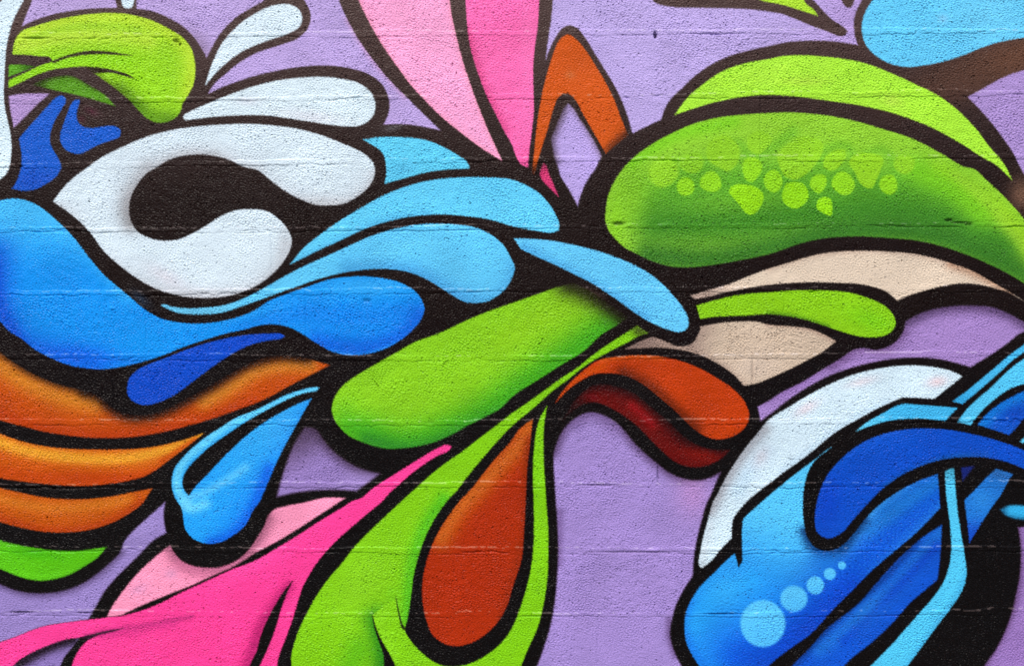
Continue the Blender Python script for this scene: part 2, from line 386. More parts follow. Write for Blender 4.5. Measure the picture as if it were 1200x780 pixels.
# ---- top right
paint('painted_sliver', 'thin lime painted sliver ending in a point beside the sky blue shape', "20: 1140,-30! 1160,0 1200,10 30: 60,22 130,42 190,62 235,75! 215,45 180,20 155,-30!", (176, 226, 54))
paint('painted_lobe', 'large sky blue painted lobe above the brown-black band', "30: 500,-30! 490,0 465,40 445,90 440,150 455,205 490,250 540,285 600,308 660,315 730,308 820,290 920,258 1000,225 1100,195 1200,178 1320,165! 1320,-60!", (100, 204, 246), mods=[('b', 1165, 20, 60, 40, 0, (116, 208, 244), .6), ('b', 1105, 22, 6, 5, 0, (160, 200, 235), .4)])
paint('painted_crescent', 'lime painted crescent arching over the big dark green leaf', "20: 762,540! 790,500 830,450 890,400 960,350 1050,310 1130,290 1200,278 30: 60,265 150,260 250,265 360,278 480,305 580,345 690,395 780,440 850,485 920,545 980,610 1040,690 1100,760 31: 1120,10 1145,65! 1070,-5 30: 1000,735 900,670 780,605 660,555 540,518 420,492 300,475 180,458 60,448 0,446 20: 1120,450 1020,465 930,485 850,510", (172, 236, 60),
      mods=[('b', 940, 95, 30, 6, 0, (176, 214, 70), .6), ('b', 1045, 118, 14, 8, 20, (190, 218, 84), .5), ('b', 900, 85, 60, 12, -10, (176, 232, 66), .6)])
leaf = paint('painted_leaf', 'big green painted leaf shading from lime to dark green, with spots', "21: 437,250 440,200 450,140 480,70 530,0 20: 580,730 650,680 740,630 840,585 950,555 1060,540 1200,530 30: 100,527 200,533 300,545 420,570 540,605 650,640 740,680 830,730 930,785 31: 960,10 1020,60 1080,115 1130,165 1180,220 1240,300! 1240,580! 1200,548 1120,500 1040,460 960,425 880,395 780,365 680,345 560,335 440,328 340,330 240,340 140,365 40,400 0,412 21: 1120,430 1040,445 940,462 840,472 740,468 660,445 580,408 520,375 480,335 450,295", (146, 206, 52),
      mods=[('s', "P: 760,235 850,215 960,215 1060,222 1110,228", 30, (92, 168, 42), .9), ('s', "P: 770,262 860,262 960,250 1060,248 1120,262 1180,288", 26, (66, 138, 38), .95), ('s', "P: 760,300 830,305 910,290 1000,270 1080,272 1140,290 1200,320", 19, (56, 118, 38), .95),
            ('b', 740, 230, 22, 34, 20, (128, 192, 40), .85), ('b', 722, 258, 9, 30, 0, (136, 204, 38), .8), ('s', "P: 1100,200 1150,232 1190,265 1215,300", 13, (150, 208, 40), .95), ('s', "P: 1075,200 1120,225 1150,250", 16, (118, 200, 34), .8), ('s', "P: 1120,205 1160,240 1200,290", 7, (152, 206, 56), .45),
            ('s', "P: 740,190 790,160 860,142", 9, (126, 206, 36), .8), ('s', "P: 830,190 866,168 880,186 902,176 930,156", 6, (104, 180, 44), .45), ('s', "P: 960,200 970,175 994,172 1000,184 1036,176 1050,200", 6, (104, 180, 44), .45), ('s', "P: 795,200 808,202 828,196", 5, (100, 178, 44), .6), ('s', "P: 880,176 905,170 930,150", 6, (116, 190, 48), .35)])
SP = (146, 214, 36)
for i, (t, so, c) in enumerate([
        ("A: 320,404 370,430 384,475 365,520 320,538 275,520 258,475 275,425", 1.4, SP), ("A: 505,362 545,385 570,440 565,485 520,510 470,500 425,475 425,425 460,380", 1.3, SP),
        ("A: 625,500 640,475 700,455 780,465 840,490 870,540 855,600 820,650 775,672 735,650 700,600 660,555", 1.0, (148, 216, 28)), ("A: 745,275 800,265 850,300 860,340 830,400 790,440 750,430 725,380 722,310", 1.4, SP),
        ("A: 940,352 985,380 1003,430 985,490 940,515 895,490 868,440 885,385", 1.1, SP), ("B: 65,240 120,190 250,120 390,180 370,260 330,320 260,390 190,425 120,400 75,310", 1.3, (146, 208, 42)),
        ("B: 130,450 180,440 240,445 280,500 285,550 250,600 195,628 140,610 100,560 105,500", 1.0, (146, 216, 28)), ("B: 355,385 400,395 415,430 400,480 360,522 320,500 293,460 310,410", 1.1, SP),
        ("B: 525,365 570,385 605,430 612,470 580,520 540,535 480,505 443,460 460,410 490,375", 1.1, SP), ("B: 400,545 440,560 452,610 440,680 390,660 340,620 345,580 365,555", 0.9, (148, 218, 28)),
        ("B: 500,212 540,215 548,250 520,310 470,355 430,360 390,330 390,280 430,240", 1.2, (146, 208, 40)), ("B: 568,300 600,255 700,235 810,275 790,360 760,430 730,485 690,480 650,450 610,370", 1.2, (148, 210, 40)),
        ("B: 835,390 880,395 908,450 895,510 855,530 810,510 782,470 790,420", 1.4, (140, 208, 34)), ("B: 880,320 900,270 960,250 1030,280 1020,350 970,385 910,365", 1.6, (142, 204, 42)),
        ("A: 758,195 765,120 850,80 930,140 890,200 830,245", 1.6, (146, 208, 44)), ("A: 280,335 320,250 430,250 440,340 390,378 330,372", 1.5, (138, 202, 42)), ("A: 470,270 490,160 580,110 690,180 682,310 620,365 560,340", 1.5, (144, 206, 42)),
        ("A: 60,370 110,280 220,275 272,380 225,450 150,478 90,450", 3.0, (146, 208, 44))]):
    paint('painted_spot', None, t, c, soft=so, parent=leaf)

paint('painted_leaf', 'beige painted crescent squeezed between the big dark green leaf and the slim lime leaf', "21: 835,605! 920,580 1020,550 1120,510 1200,480 31: 100,450 200,420 300,402 420,395 540,398 650,405 760,425 860,455 960,490 1040,535 1110,575 1205,634! 1130,592 1060,570 980,552 900,548 820,560 740,580 660,605 605,628! 560,590 500,565 420,550 320,545 220,542 120,545 0,555 21: 1100,570 1000,590 920,610 858,622!", (222, 203, 180),
      mods=[('g', 880, 340, 815, 350, (176, 152, 138)), ('s', "31: 0,475 200,412 420,388 650,398 860,448", 5, (176, 148, 130), .55), ('s', "31: 860,455 1000,510 1130,590", 7, (176, 132, 104), .7)])
paint('painted_leaf', 'slim lime painted leaf lying between two beige patches', "21: 865,652! 940,630 1020,610 1120,595 1200,590 31: 100,582 200,580 300,582 400,595 480,620 550,655 590,700 597,745 575,777 32: 520,18 470,20 400,10 350,-5 31: 280,752 200,725 100,702 0,692 21: 1100,698 1000,702 920,708 882,715!", (138, 202, 28), mods=[('s', "31: 0,688 100,698 280,748", 3, (84, 140, 24), .7), ('b', 1020, 375, 30, 12, 20, (116, 206, 24), .5)])
paint('painted_patch', 'beige painted patch under the slim lime leaf with a pointed right end', "21: 882,750! 960,735 1060,727 1150,728 31: 0,740 100,748 200,762 250,780 32: 320,38! 260,85 180,130 100,170 0,215 22: 1150,235 1085,247! 1050,205 990,160 920,120 840,90 760,75 680,68 600,72 530,75! 600,40 660,20 720,40 780,62 820,60 860,35 875,0 21: 880,775", (204, 183, 160),
      mods=[('g', 800, 400, 745, 405, (104, 80, 74)), ('g', 850, 392, 815, 380, (150, 126, 116), .7), ('s', "22: 680,68 840,90 990,160 1085,247", 6, (160, 136, 122), .6), ('s', "31: 0,738 200,760 32: 320,38", 4, (168, 138, 122), .6), ('b', 885, 430, 30, 16, 0, (210, 190, 172), .6)])

# ---- sky blue feathers left of centre
paint('painted_feather', 'short sky blue painted feather tip above the long feathers', "10: 503,655! 560,645 640,642 720,645 800,658 880,690 950,730 990,760 1003,785! 11: 995,10! 900,15 800,28 700,55 602,82! 610,40 10: 608,770 600,730 570,695 535,675", (96, 206, 240), mods=[('b', 470, 198, 20, 9, -20, (84, 180, 220), .4)])
paint('painted_feather', 'long sky blue painted feather with the upper place among the feathers', "11: 158,460! 220,385 300,320 400,250 500,190 600,135 700,95 800,68 900,55 1000,50 1100,52 1200,62 21: 60,85 120,120 170,170 205,225 222,270 218,298 190,310 130,305 60,292 0,280 11: 1100,250 1000,235 900,226 800,228 700,240 600,263 500,297 400,345 300,390 220,430", (98, 206, 245),
      mods=[('s', "11: 200,445 400,345 600,263 800,228", 6, (74, 170, 216), .6), ('b', 630, 250, 30, 12, 20, (106, 214, 252), .5)])
paint('painted_feather', 'sky blue painted feather with a rounded end and thin tail under the hook', "11: 0,590 80,545 160,500 240,460 330,420 430,375 530,330 640,295 740,275 840,268 940,272 1040,290 1110,325 1165,375 1195,430 21: 14,470 5,510 11: 1180,560 1140,600 1090,630 1030,640 980,635 930,610 860,565 780,520 700,492 600,480 500,485 400,500 300,525 200,560 100,595 0,632 01: 1120,660 1040,685 960,693 880,692 820,682 780,665 755,652! 765,645 800,655 860,663 940,662 1020,655 1100,635", (96, 200, 244),
      mods=[('s', "11: 440,490 600,485 700,498 800,540 900,600 1000,640", 15, (62, 150, 210), .75), ('s', "11: 1020,635 1100,625 1180,560 21: 14,480", 12, (74, 166, 218), .7), ('s', "01: 760,650 900,680 1050,670", 10, (104, 190, 224), .7), ('b', 480, 290, 60, 12, -15, (104, 210, 246), .4)])
paint('painted_feather', 'sky blue painted feather pointing down right between the green shapes', "21: 8,337! 100,340 200,350 300,370 400,395 500,430 580,465 650,505 710,555 760,610 800,660 825,710 828,745 812,768 780,776 740,768 680,745 620,715 560,675 500,630 440,590 370,545 300,510 220,470 130,430 42,388!", (102, 202, 246),
      mods=[('s', "21: 60,390 220,470 440,590 620,715", 8, (66, 156, 214), .55), ('b', 760, 350, 40, 12, 38, (96, 196, 244), .5)])
# ---- big blue wave
paint('painted_wave', 'large blue painted wave ending in a round lobe, deep blue along its lower edge', "01: -80,185! 0,160 60,150 120,158 180,185 240,230 300,285 360,350 420,430 490,510 560,570 620,620 680,670 750,710 850,732 950,735 1050,722 1130,700 1200,670 11: 60,630 150,595 250,560 340,530 430,517 520,515 600,525 680,545 740,580 775,620 790,665 775,715 740,760 12: 720,0 660,45 590,80 510,100 430,103 370,92 300,58 240,20 11: 200,775 160,755 110,742 50,740 0,748 01: 1160,760 1050,785 02: 950,35 850,70 750,110 650,140 560,160 480,170 400,165 320,150 240,118 160,75 90,20 01: 45,775 0,725 -80,640!", (20, 146, 236),
      mods=[('g', 40, 330, 40, 235, (72, 188, 246)), ('s', "P: 60,236 100,280 150,340", 14, (76, 192, 248), .6), ('s', "P: -5,300 -2,360 20,400 60,418 110,428", 22, (16, 90, 212), .75), ('s', "P: -5,310 5,370 25,400", 8, (12, 72, 196), .55), ('b', 110, 418, 60, 10, 5, (16, 88, 216), .6), ('b', 170, 402, 50, 14, -15, (22, 156, 246), .6),
            ('s', "P: 290,385 350,368 420,372 470,366", 14, (22, 124, 230), .5), ('s', "P: 372,402 410,408 450,404 480,388 492,370", 15, (18, 96, 216), .8), ('s', "P: 380,412 420,417 470,402", 3, (40, 150, 244), .7), ('b', 430, 335, 60, 12, 0, (56, 172, 242), .8), ('b', 260, 368, 60, 8, -8, (50, 170, 244), .7)])
paint('painted_leaf', 'deep blue painted leaf with a thin tail under the blue wave', "02: 595,260 605,215 640,175 700,145 780,115 870,80 960,50 1060,25 1150,10 1200,5 12: 60,3 120,5 135,15 120,25 60,35 0,48 02: 1130,75 1060,115 980,170 900,230 840,275 780,310 720,332 670,338 625,322 600,295", (15, 76, 196), mods=[('b', 185, 420, 14, 6, -25, (54, 110, 222), .5), ('b', 290, 400, 40, 8, -15, (26, 74, 200), .5)])

# ---- orange bands at the left
paint('painted_band', 'broad orange painted band under the blue wave', "02: -80,20! 0,88 50,128 120,172 200,212 300,248 400,272 465,298 510,336 560,370 640,386 720,376 800,346 880,306 960,262 1040,214 1120,168 1200,128 12: 60,112 130,106 230,118 345,150! 280,185 180,235 80,290 0,328 02: 1100,365 1000,400 880,435 760,465 640,485 520,492 420,490 320,480 220,465 120,440 0,408 -80,380!", (190, 74, 16), soft=1.2,
      mods=[('s', "02: -40,120 100,215 300,300 440,330", 15, (206, 126, 36), .9), ('s', "02: 960,320 1100,240 12: 0,180 150,150 250,150", 11, (214, 132, 42), .9), ('s', "02: 0,380 200,450 420,480 700,465 1000,390 12: 0,325", 8, (178, 56, 10), .7),
            ('s', "02: 0,85 120,170 300,245 400,270", 6, (50, 32, 18), .75), ('s', "02: 400,270 470,298 520,342 600,382 700,380 800,346 960,262 1200,128 12: 100,104 240,112", 9, (34, 20, 14), .95)])
paint('painted_band', 'orange painted band with a yellow top edge ending in a point', "02: -80,440! 0,470 80,500 180,525 300,540 420,545 540,545 660,540 760,525 860,500 957,467! 900,515 860,545 800,590 740,635 680,670 600,692 500,708 400,716 300,714 200,706 100,695 0,680 -80,660!", (192, 72, 14), soft=1.0,
      mods=[('s', "02: -60,490 100,545 300,580 540,590 700,570 850,525 950,470", 10, (228, 158, 44), .98), ('s', "02: 0,600 200,635 400,640 600,640 760,590", 6, (204, 98, 24), .5), ('s', "02: 760,600 860,535 915,500", 4, (196, 74, 16), .8), ('b', 120, 560, 80, 10, 4, (184, 60, 12), .5)])
paint('painted_band', 'lowest orange painted band above the green crescent', "02: -80,700! 0,725 100,748 200,768 320,778 420,776 520,765 620,745 715,727! 690,765 03: 670,15 620,55 560,92 480,125 400,145 300,154 200,150 100,132 0,105 -80,80!", (190, 84, 18), soft=1.0,
      mods=[('s', "02: -20,770 03: 100,20 300,40 480,20 600,0", 8, (206, 116, 34), .8), ('s', "03: 0,90 200,140 400,135 560,80 660,15", 6, (172, 58, 10), .75)])
paint('painted_crescent', 'green painted crescent under the lowest orange band', "03: -60,170! 0,190 80,210 180,228 280,238 380,238 450,228 500,222! 460,270 400,310 330,350 260,372 190,380 120,370 60,350 0,325 -60,300!", (90, 190, 24), mods=[('b', 40, 648, 30, 6, 8, (64, 172, 20), .6), ('s', "03: 20,330 190,370 330,340", 5, (104, 212, 32), .6), ('e', 2, (50, 120, 20), .4)])

# ---- blue drop
drop = paint('painted_drop', 'blue painted drop with a pale looped handle beside the orange bands', "12: 262,305! 235,350 205,405 170,465 135,530 100,600 65,680 35,750 20,785 03: 1187,50 1150,120 1090,170 1040,198 990,208 940,200 890,170 865,130 858,80 850,40 825,0 02: 805,720 805,680 815,640 850,590 900,540 960,490 1030,445 1110,395 1200,360 12: 60,330 130,295 200,270 260,255 296,256 290,265 230,280 150,310 80,345 0,388 02: 1130,430 1050,485 980,535 920,590 875,640 855,690 860,730 885,762! 920,715 970,665 1030,600 1100,530 1200,445 12: 60,405 130,365 200,330", (36, 160, 242),
      mods=[('g', 262, 590, 335, 500, (52, 172, 242)), ('g', 252, 590, 300, 622, (22, 124, 232)), ('s', "12: 60,640 30,720 03: 1180,60 1090,165 990,205", 8, (18, 96, 220), .8), ('s', "12: 290,258 150,303 0,370 02: 1100,410 960,512 850,620 828,700 850,765 03: 880,20", 6.5, (100, 206, 246), 1.0), ('s', "02: 870,775 960,745 1060,690 1150,630", 5.5, (100, 200, 248), .7), ('s', "03: 860,30 900,40 960,20", 7, (110, 210, 248), .8), ('b', 330, 500, 18, 26, 30, (60, 170, 240), .5)])

# ---- pinks at the bottom left
paint('painted_leaf', 'pale pink painted leaf behind the blue drop and hot pink ribbon', "03: 500,552! 520,510 560,450 610,385 660,330 720,275 780,225 797,212! 815,245 850,285 900,308 960,318 1020,318 1080,300 1130,270 1170,230 1200,185 13: 40,120 55,80 80,50 140,30 220,15 12: 320,771 420,772! 13: 400,5 300,70 200,135 100,195 0,248 03: 1100,310 1000,355 900,400 800,440 700,480 600,525 575,538! 540,546", (250, 152, 186), soft=1.2,
      mods=[('s', "03: 800,215 850,285 960,320 1080,300 1190,200 13: 50,90", 10, (150, 84, 110), .85), ('s', "03: 850,300 960,345 1100,300", 12, (222, 120, 160), .5), ('b', 163, 690, 12, 6, -20, (214, 150, 190), .6), ('b', 200, 672, 8, 6, 0, (206, 150, 190), .5)])
paint('painted_ribbon', 'hot pink painted ribbon flowing into a thin tip beside the green leaf', "03: -60,690! 0,668 80,640 140,615 200,595 280,580 350,570 415,562 500,552 590,540 660,520 740,490 850,435 960,385 1080,330 1200,283 13: 100,225 200,165 300,100 400,40 470,0 12: 480,778 550,725 620,680 700,630 780,580 850,540 900,523 916,532 905,548 850,575 780,620 720,665 670,710 620,755 13: 590,10 540,50 470,110 400,170 340,230 290,290 250,350 215,420 190,500 165,580 135,660 105,740 95,800! 5,800! 40,730 70,660 95,590 115,520 140,450 176,372! 130,430 80,510 40,590 15,660 0,715 03: 1180,755 1160,800! 330,800! 350,740 380,690 420,652 455,630! 375,645! 300,657 220,685 140,720 90,750 50,788 -60,830!", (250, 66, 148),
      mods=[('s', "03: 400,640 480,620 600,603 720,580 900,548", 3, (186, 48, 118), .7), ('s', "03: 480,635 640,610 820,575", 7, (206, 52, 130), .6), ('s', "13: 150,410 80,505 20,600 03: 1190,690 1150,790", 8, (188, 36, 108), .85), ('b', 300, 655, 60, 12, -30, (255, 84, 168), .5), ('b', 455, 552, 50, 8, -35, (255, 78, 168), .5), ('s', "03: 580,600 600,640", 6, (226, 54, 136), .4)])
black("03: 365,648! 440,628 520,610 585,601! 530,618 460,636 420,655!", 1.0, (52, 24, 44))

# ---- green centre
paint('painted_lobe', 'long green painted lobe with a rounded lower end below the blue feathers', "12: 355,350 365,310 395,260 440,220 510,175 580,135 660,90 740,45 860,0 11: 1000,715 1100,675 1200,640 21: 100,605 200,570 285,545! 360,580 450,640 545,705! 490,745 430,780 22: 330,90 230,150 130,215 0,300 12: 1150,350 1080,390 1000,430 920,475 840,510 760,530 680,540 620,542 560,532 500,512 440,485 395,445 365,400", (136, 202, 32), soft=1.0,
      mods=[('s', "P: 410,500 470,520 540,500 620,450 700,395 730,375", 24, (66, 168, 30), .95), ('s', "P: 430,515 480,526 540,508 600,480", 11, (48, 136, 40), .9), ('s', "P: 560,500 640,455 720,390", 8, (58, 168, 40), .5),
            ('s', "P: 668,332 700,345 740,372", 19, (40, 44, 22), .97), ('s', "P: 672,330 712,352 742,374", 10, (28, 22, 16), .9), ('b', 450, 455, 50, 14, -35, (146, 214, 36), .6), ('b', 620, 380, 60, 16, -28, (146, 206, 30), .5)])
stem = paint('painted_leaf', 'long lime painted leaf on a thin stem, widening downward beside the orange drop', "21: 590,745! 625,772 640,778 22: 600,12 540,45 470,80 400,118 340,155 270,212 190,272 100,352 0,435 12: 1120,520 1050,600 985,680 940,740 900,782 13: 850,70 810,140 780,210 755,290 740,350 730,430 720,500 710,560 697,606! 682,570 668,520 657,465! 640,480 600,510 545,540! 555,600 575,660 598,730 600,800! 170,800! 165,740 180,670 210,590 250,510 290,440 340,370 400,300 450,235 530,150 610,75 690,0 12: 740,735 800,680 880,615 960,560 1050,490 1130,430 22: 0,375 60,335 150,270 240,205 310,160 370,110 440,60 510,15 21: 545,772", (128, 200, 24),
      mods=[('s', "12: 880,780 13: 800,120 745,270 720,420 705,560", 10, (76, 184, 32), .75), ('s', "13: 560,560 585,650 600,780", 15, (44, 130, 28), .95), ('s', "13: 480,700 440,790", 16, (84, 178, 28), .6), ('b', 750, 388, 12, 8, 30, (60, 70, 24), .8), ('b', 425, 680, 30, 50, 30, (140, 208, 40), .6), ('s', "13: 640,440 655,520 640,600", 8, (120, 204, 34), .6)])
paint('painted_band', 'lime painted band looping under the orange drop', "22: 165,340! 130,400 112,470 102,560 98,660 101,780 23: 103,120 98,250 85,340 60,440 30,530 0,600 13: 1130,690 1060,740 1000,768 940,780 880,778 820,750 760,700 715,645 685,580 668,520 657,465! 610,490 546,540! 560,590 585,650 620,710 660,785 700,840! 23: 20,840! 40,785 75,700 120,600 150,480 165,380 170,250 168,100 160,0 22: 157,720 150,620 148,520 150,440", (128, 202, 24),
      mods=[('s', "13: 600,500 580,590 640,720", 8, (136, 208, 36), .6), ('b', 630, 560, 6, 30, 0, (122, 206, 26), .4)])
black("13: 655,450! 664,495 675,545 690,590 700,600! 690,610 676,575 664,520!", .8, (30, 40, 18))
paint('painted_drop', 'rust orange painted drop hanging inside the lime loop', "22: 97,403! 92,450 85,520 75,600 68,700 65,780 23: 62,60 55,180 45,280 20,360 0,420 13: 1180,490 1150,550 1100,610 1040,655 980,680 920,685 870,668 825,630 800,570 783,500 778,430 785,350 805,270 835,190 880,110 930,40 960,0 12: 1000,740 1060,665 1120,590 1200,500 22: 30,455", (170, 48, 10),
      mods=[('s', "22: 85,430 20,540 12: 1160,600 1050,720 13: 940,60 870,180", 13, (206, 118, 42), .65), ('b', 616, 540, 5, 20, 0, (150, 62, 20), .5), ('s', "22: 80,500 70,640 65,760 23: 50,200 0,380 13: 1150,560", 6, (140, 42, 10), .6), ('b', 550, 690, 40, 50, 0, (172, 46, 12), .5)])
paint('painted_bean', 'rust orange painted bean curving down right above the dark red stripe', "22: 203,328! 225,290 270,235 330,180 400,130 480,112 570,105 680,108 780,128 880,165 960,210 1040,265 1095,330 1112,385 1100,430 1060,470 1010,492 960,498 910,485 860,455 810,410 760,360 700,310 640,260 580,220 510,195 440,188 380,195 320,225 270,260", (186, 60, 16), soft=1.0,
      mods=[('s', "22: 520,190 640,250 760,355 860,450", 9, (96, 34, 14), .8), ('s', "22: 420,120 570,106 700,112", 4, (216, 104, 40), .6), ('s', "22: 230,300 330,200 440,150", 4, (206, 84, 20), .5)])
paint('painted_stripe', 'dark red painted stripe curving under the rust orange bean', "22: 235,415! 270,350 320,290 370,250 430,240 500,255 560,275 620,320 680,370 740,420 800,480 860,520 940,545 1020,548! 990,580 940,610 880,628 820,625 760,600 700,550 640,490 580,430 520,385 450,345 390,325 330,335 280,370", (98, 18, 13), soft=1.4,
      mods=[('g', 712, 470, 660, 488, (30, 14, 14)), ('s', "22: 330,250 430,235 540,262 640,325 740,415 840,510 980,545", 10, (40, 12, 14), .9), ('s', "22: 560,340 620,390 660,430", 6, (144, 22, 28), .8), ('b', 695, 465, 12, 5, 10, (112, 20, 30), .6), ('b', 820, 532, 25, 8, 10, (140, 26, 14), .6)])

# ---- bottom right: blue body with straps
paint('painted_crescent', 'white painted crescent arching over the blue body', "32: 912,203! 860,178 780,160 700,152 600,155 500,170 400,195 300,235 200,285 100,345 0,410 22: 1150,470 1100,530 1050,600 1000,680 960,760 23: 945,5 920,90 898,170 881,250 878,310 890,322! 930,290 980,230 1030,180! G: 173,690 178,652 206,614 330,508 440,428 540,347 620,300 700,258 775,226! 885,231!", (208, 230, 240),
      mods=[('s', "22: 1180,450 1090,560 1000,700 23: 930,50", 9, (150, 150, 156), .75), ('s', "22: 1190,560 1120,640 1060,740", 10, (186, 214, 232), .6), ('b', 1098, 447, 12, 6, -10, (232, 200, 202), .7), ('b', 945, 478, 16, 6, -30, (224, 208, 214), .7), ('b', 1010, 447, 18, 5, -15, (226, 210, 214), .6), ('s', "23: 890,320 900,240 930,120", 5, (196, 206, 212), .5), ('b', 892, 535, 8, 14, 30, (206, 200, 206), .6), ('s', "32: 60,650 220,530 400,400 560,320", 4, (186, 214, 232), .5)])
paint('painted_strap', 'short cyan painted strap between the white crescent and the dark blue bow', "32: 408,462! 460,420 540,375 620,335 720,337 890,350! 830,412! 740,402 640,402 560,412 480,435", (66, 180, 230), mods=[('g', 1050, 480, 1010, 502, (104, 208, 240), .8)])
paint('painted_strap', 'thin cyan painted strap nearest the purple gap', "32: 865,320! 940,265 1000,215 1060,165 1130,105 1200,55 1290,0! 1290,20! 1200,90 1150,125 1080,190 1000,260 912,333!", (70, 182, 232), mods=[('g', 1150, 455, 1125, 470, (40, 150, 210), .6)])
paint('painted_strap', 'wide cyan painted strap running beside the thin one', "32: 888,417! 930,360 980,310 1040,260 1100,200 1150,155 1200,120 1290,60! 1290,200! 1200,238 1140,258 1090,290 1040,330 990,380 950,432!", (84, 196, 238))
paint('painted_wedge', 'mid blue painted wedge beside the wide cyan strap', "32: 982,430! 1030,375 1080,335 1140,300 1200,272 1290,240! 1290,350! 1200,400 1165,440 1130,478! 1060,455", (22, 84, 190), mods=[('s', "32: 1000,430 1060,370 1140,320 1200,290", 8, (22, 124, 210), .8), ('b', 1190, 485, 16, 10, 0, (16, 62, 170), .6)])
paint('painted_sliver', 'tiny cyan painted sliver between black straps', "32: 1178,510! 1200,488 1290,420! 1290,530! 1200,515", (88, 190, 226))
paint('painted_bow', 'dark blue painted bow curving over the blue body', "G: 465,640 475,580 505,505 565,435 645,378 740,346 850,335 950,342 1050,362 1130,385 1210,415 1300,450! 1300,530! 1210,482 1130,450 1060,437 980,437 900,447 830,470 760,505 700,550 650,600 600,655 550,708 510,722 475,703", (14, 78, 192),
      mods=[('s', "32: 560,720 720,635 880,585 1020,575", 5, (36, 96, 150), .5), ('b', 1040, 515, 50, 12, -15, (26, 90, 206), .6), ('b', 970, 590, 16, 30, 10, (16, 64, 190), .6), ('s', "32: 300,620 440,510 600,458", 5, (36, 96, 206), .5), ('b', 1160, 535, 40, 8, 15, (22, 74, 180), .6)])
body = paint('painted_body', 'bulging blue painted body fading from sky blue to deep blue, with bubbles', "G: 525,400! 440,462 360,523 250,618 213,652! 208,700 23: 1078,200 1080,290! 1062,318! 1045,250! 1000,290 940,350 880,410 840,470 815,530 808,590 815,660 840,720 885,785 950,840! 33: -40,820! 10,772 100,700 200,630 300,520 400,420 500,320 600,235 700,150 808,40! 32: 795,660! G: 820,523 750,562 690,605 640,655 600,705 560,747 510,766 465,752 438,715 425,655 423,580 430,525 447,475 482,430", (36, 146, 232),
      mods=[('g', 890, 700, 920, 590, (88, 198, 244)), ('s', "P: 870,770 920,745 980,690 1050,620 1100,570", 36, (16, 82, 204), .95), ('s', "P: 890,790 950,740 1000,690", 20, (12, 62, 188), .7), ('s', "P: 1040,600 1080,575 1110,555", 13, (20, 96, 186), .7), ('s', "P: 1020,622 1060,590 1100,562", 8, (34, 120, 204), .6),
            ('s', "33: 170,150 210,220 280,245 350,225 400,160 450,100", 7, (14, 50, 104), .8), ('s', "23: 830,480 812,590 850,720 900,780", 7, (22, 104, 214), .5), ('s', "P: 815,730 835,700 880,680", 14, (42, 164, 240), .7), ('b', 850, 690, 22, 22, 0, (56, 172, 240), .6), ('b', 965, 655, 20, 16, -20, (24, 104, 200), .6)])
for x, y, rx, ry in [(894, 730, 26.5, 27.5), (930.5, 701, 16, 15.2), (955.5, 685.5, 10.2, 10.7), (972.5, 672, 7, 7), (986.8, 662, 4.6, 4.7)]:
    t = 'P: ' + ' '.join('%.2f,%.2f' % (x + rx * math.cos(a), y + ry * math.sin(a)) for a in np.linspace(0, 2 * math.pi, 12, endpoint=False))
    paint('painted_bubble', None, t, (86, 190, 240), soft=2.2 if rx > 12 else 1.2, parent=body, mods=[('b', x, y + ry * .5, rx, ry * .6, 0, (72, 176, 240), .5)])
paint('painted_strap', 'deep blue painted strap running diagonally beside the long cyan strand', "33: 815,118! 812,200 805,300 795,375! 740,420 660,490 600,560 530,630 460,690 400,735 350,785 280,840! 60,840! 120,770 200,690 280,600 350,545 430,480 500,400 570,320 640,250 720,180", (20, 84, 200), soft=1.3,
      mods=[('s', "P: 960,760 1030,705 1080,650 1100,625", 11, (34, 114, 202), .7), ('s', "P: 1098,640 1050,690 990,750", 7, (16, 66, 190), .7), ('b', 1015, 712, 14, 30, 40, (42, 124, 206), .45), ('s', "33: 130,775 300,590 500,410 700,200", 4, (14, 50, 120), .6)])
paint('painted_strand', 'long cyan painted strand bending sharply below the dark blue bow', "E: 270,525! 320,490 380,480! 400,760 33: 890,60 905,160 920,250 931,345 918,405 890,460 840,530 780,610 720,690 650,785 600,850! 420,850! 480,780 560,700 640,610 720,520 780,450 830,370 855,280 858,180 850,90 835,-20", (80, 196, 236), mods=[('g', 1112, 572, 1112, 545, (58, 140, 164), .8), ('s', "33: 930,345 880,460 780,600 660,770", 4, (62, 166, 214), .6)])
paint('painted_wedge', 'steel blue painted wedge beside the long cyan strand', "E: 870,485! 1070,550! 1010,640 940,780 33: 1060,20 1000,110 943,203! 935,120 925,40 921,5 32: 960,745 1010,690", (34, 116, 204), mods=[('g', 1140, 600, 1140, 628, (24, 76, 190)), ('b', 1170, 555, 20, 8, 15, (44, 92, 150), .7), ('b', 1150, 585, 14, 12, 0, (50, 140, 216), .5)])
paint('painted_sliver', 'tiny navy painted sliver in the black beside the cyan strand', "E: 460,475! 620,455! 480,635!", (26, 38, 108), soft=1.4)
paint('painted_tip', 'cyan painted tip fading into black above the purple corner', "33: 1085,45! 1130,28 1200,28 1290,35! 1290,100! 1200,95 1150,88 1110,72", (52, 172, 226), soft=2.0, mods=[('g', 1185, 600, 1172, 600, (20, 60, 90), .8), ('s', "33: 1100,80 1160,92 1220,98", 4, (24, 90, 130), .7)])

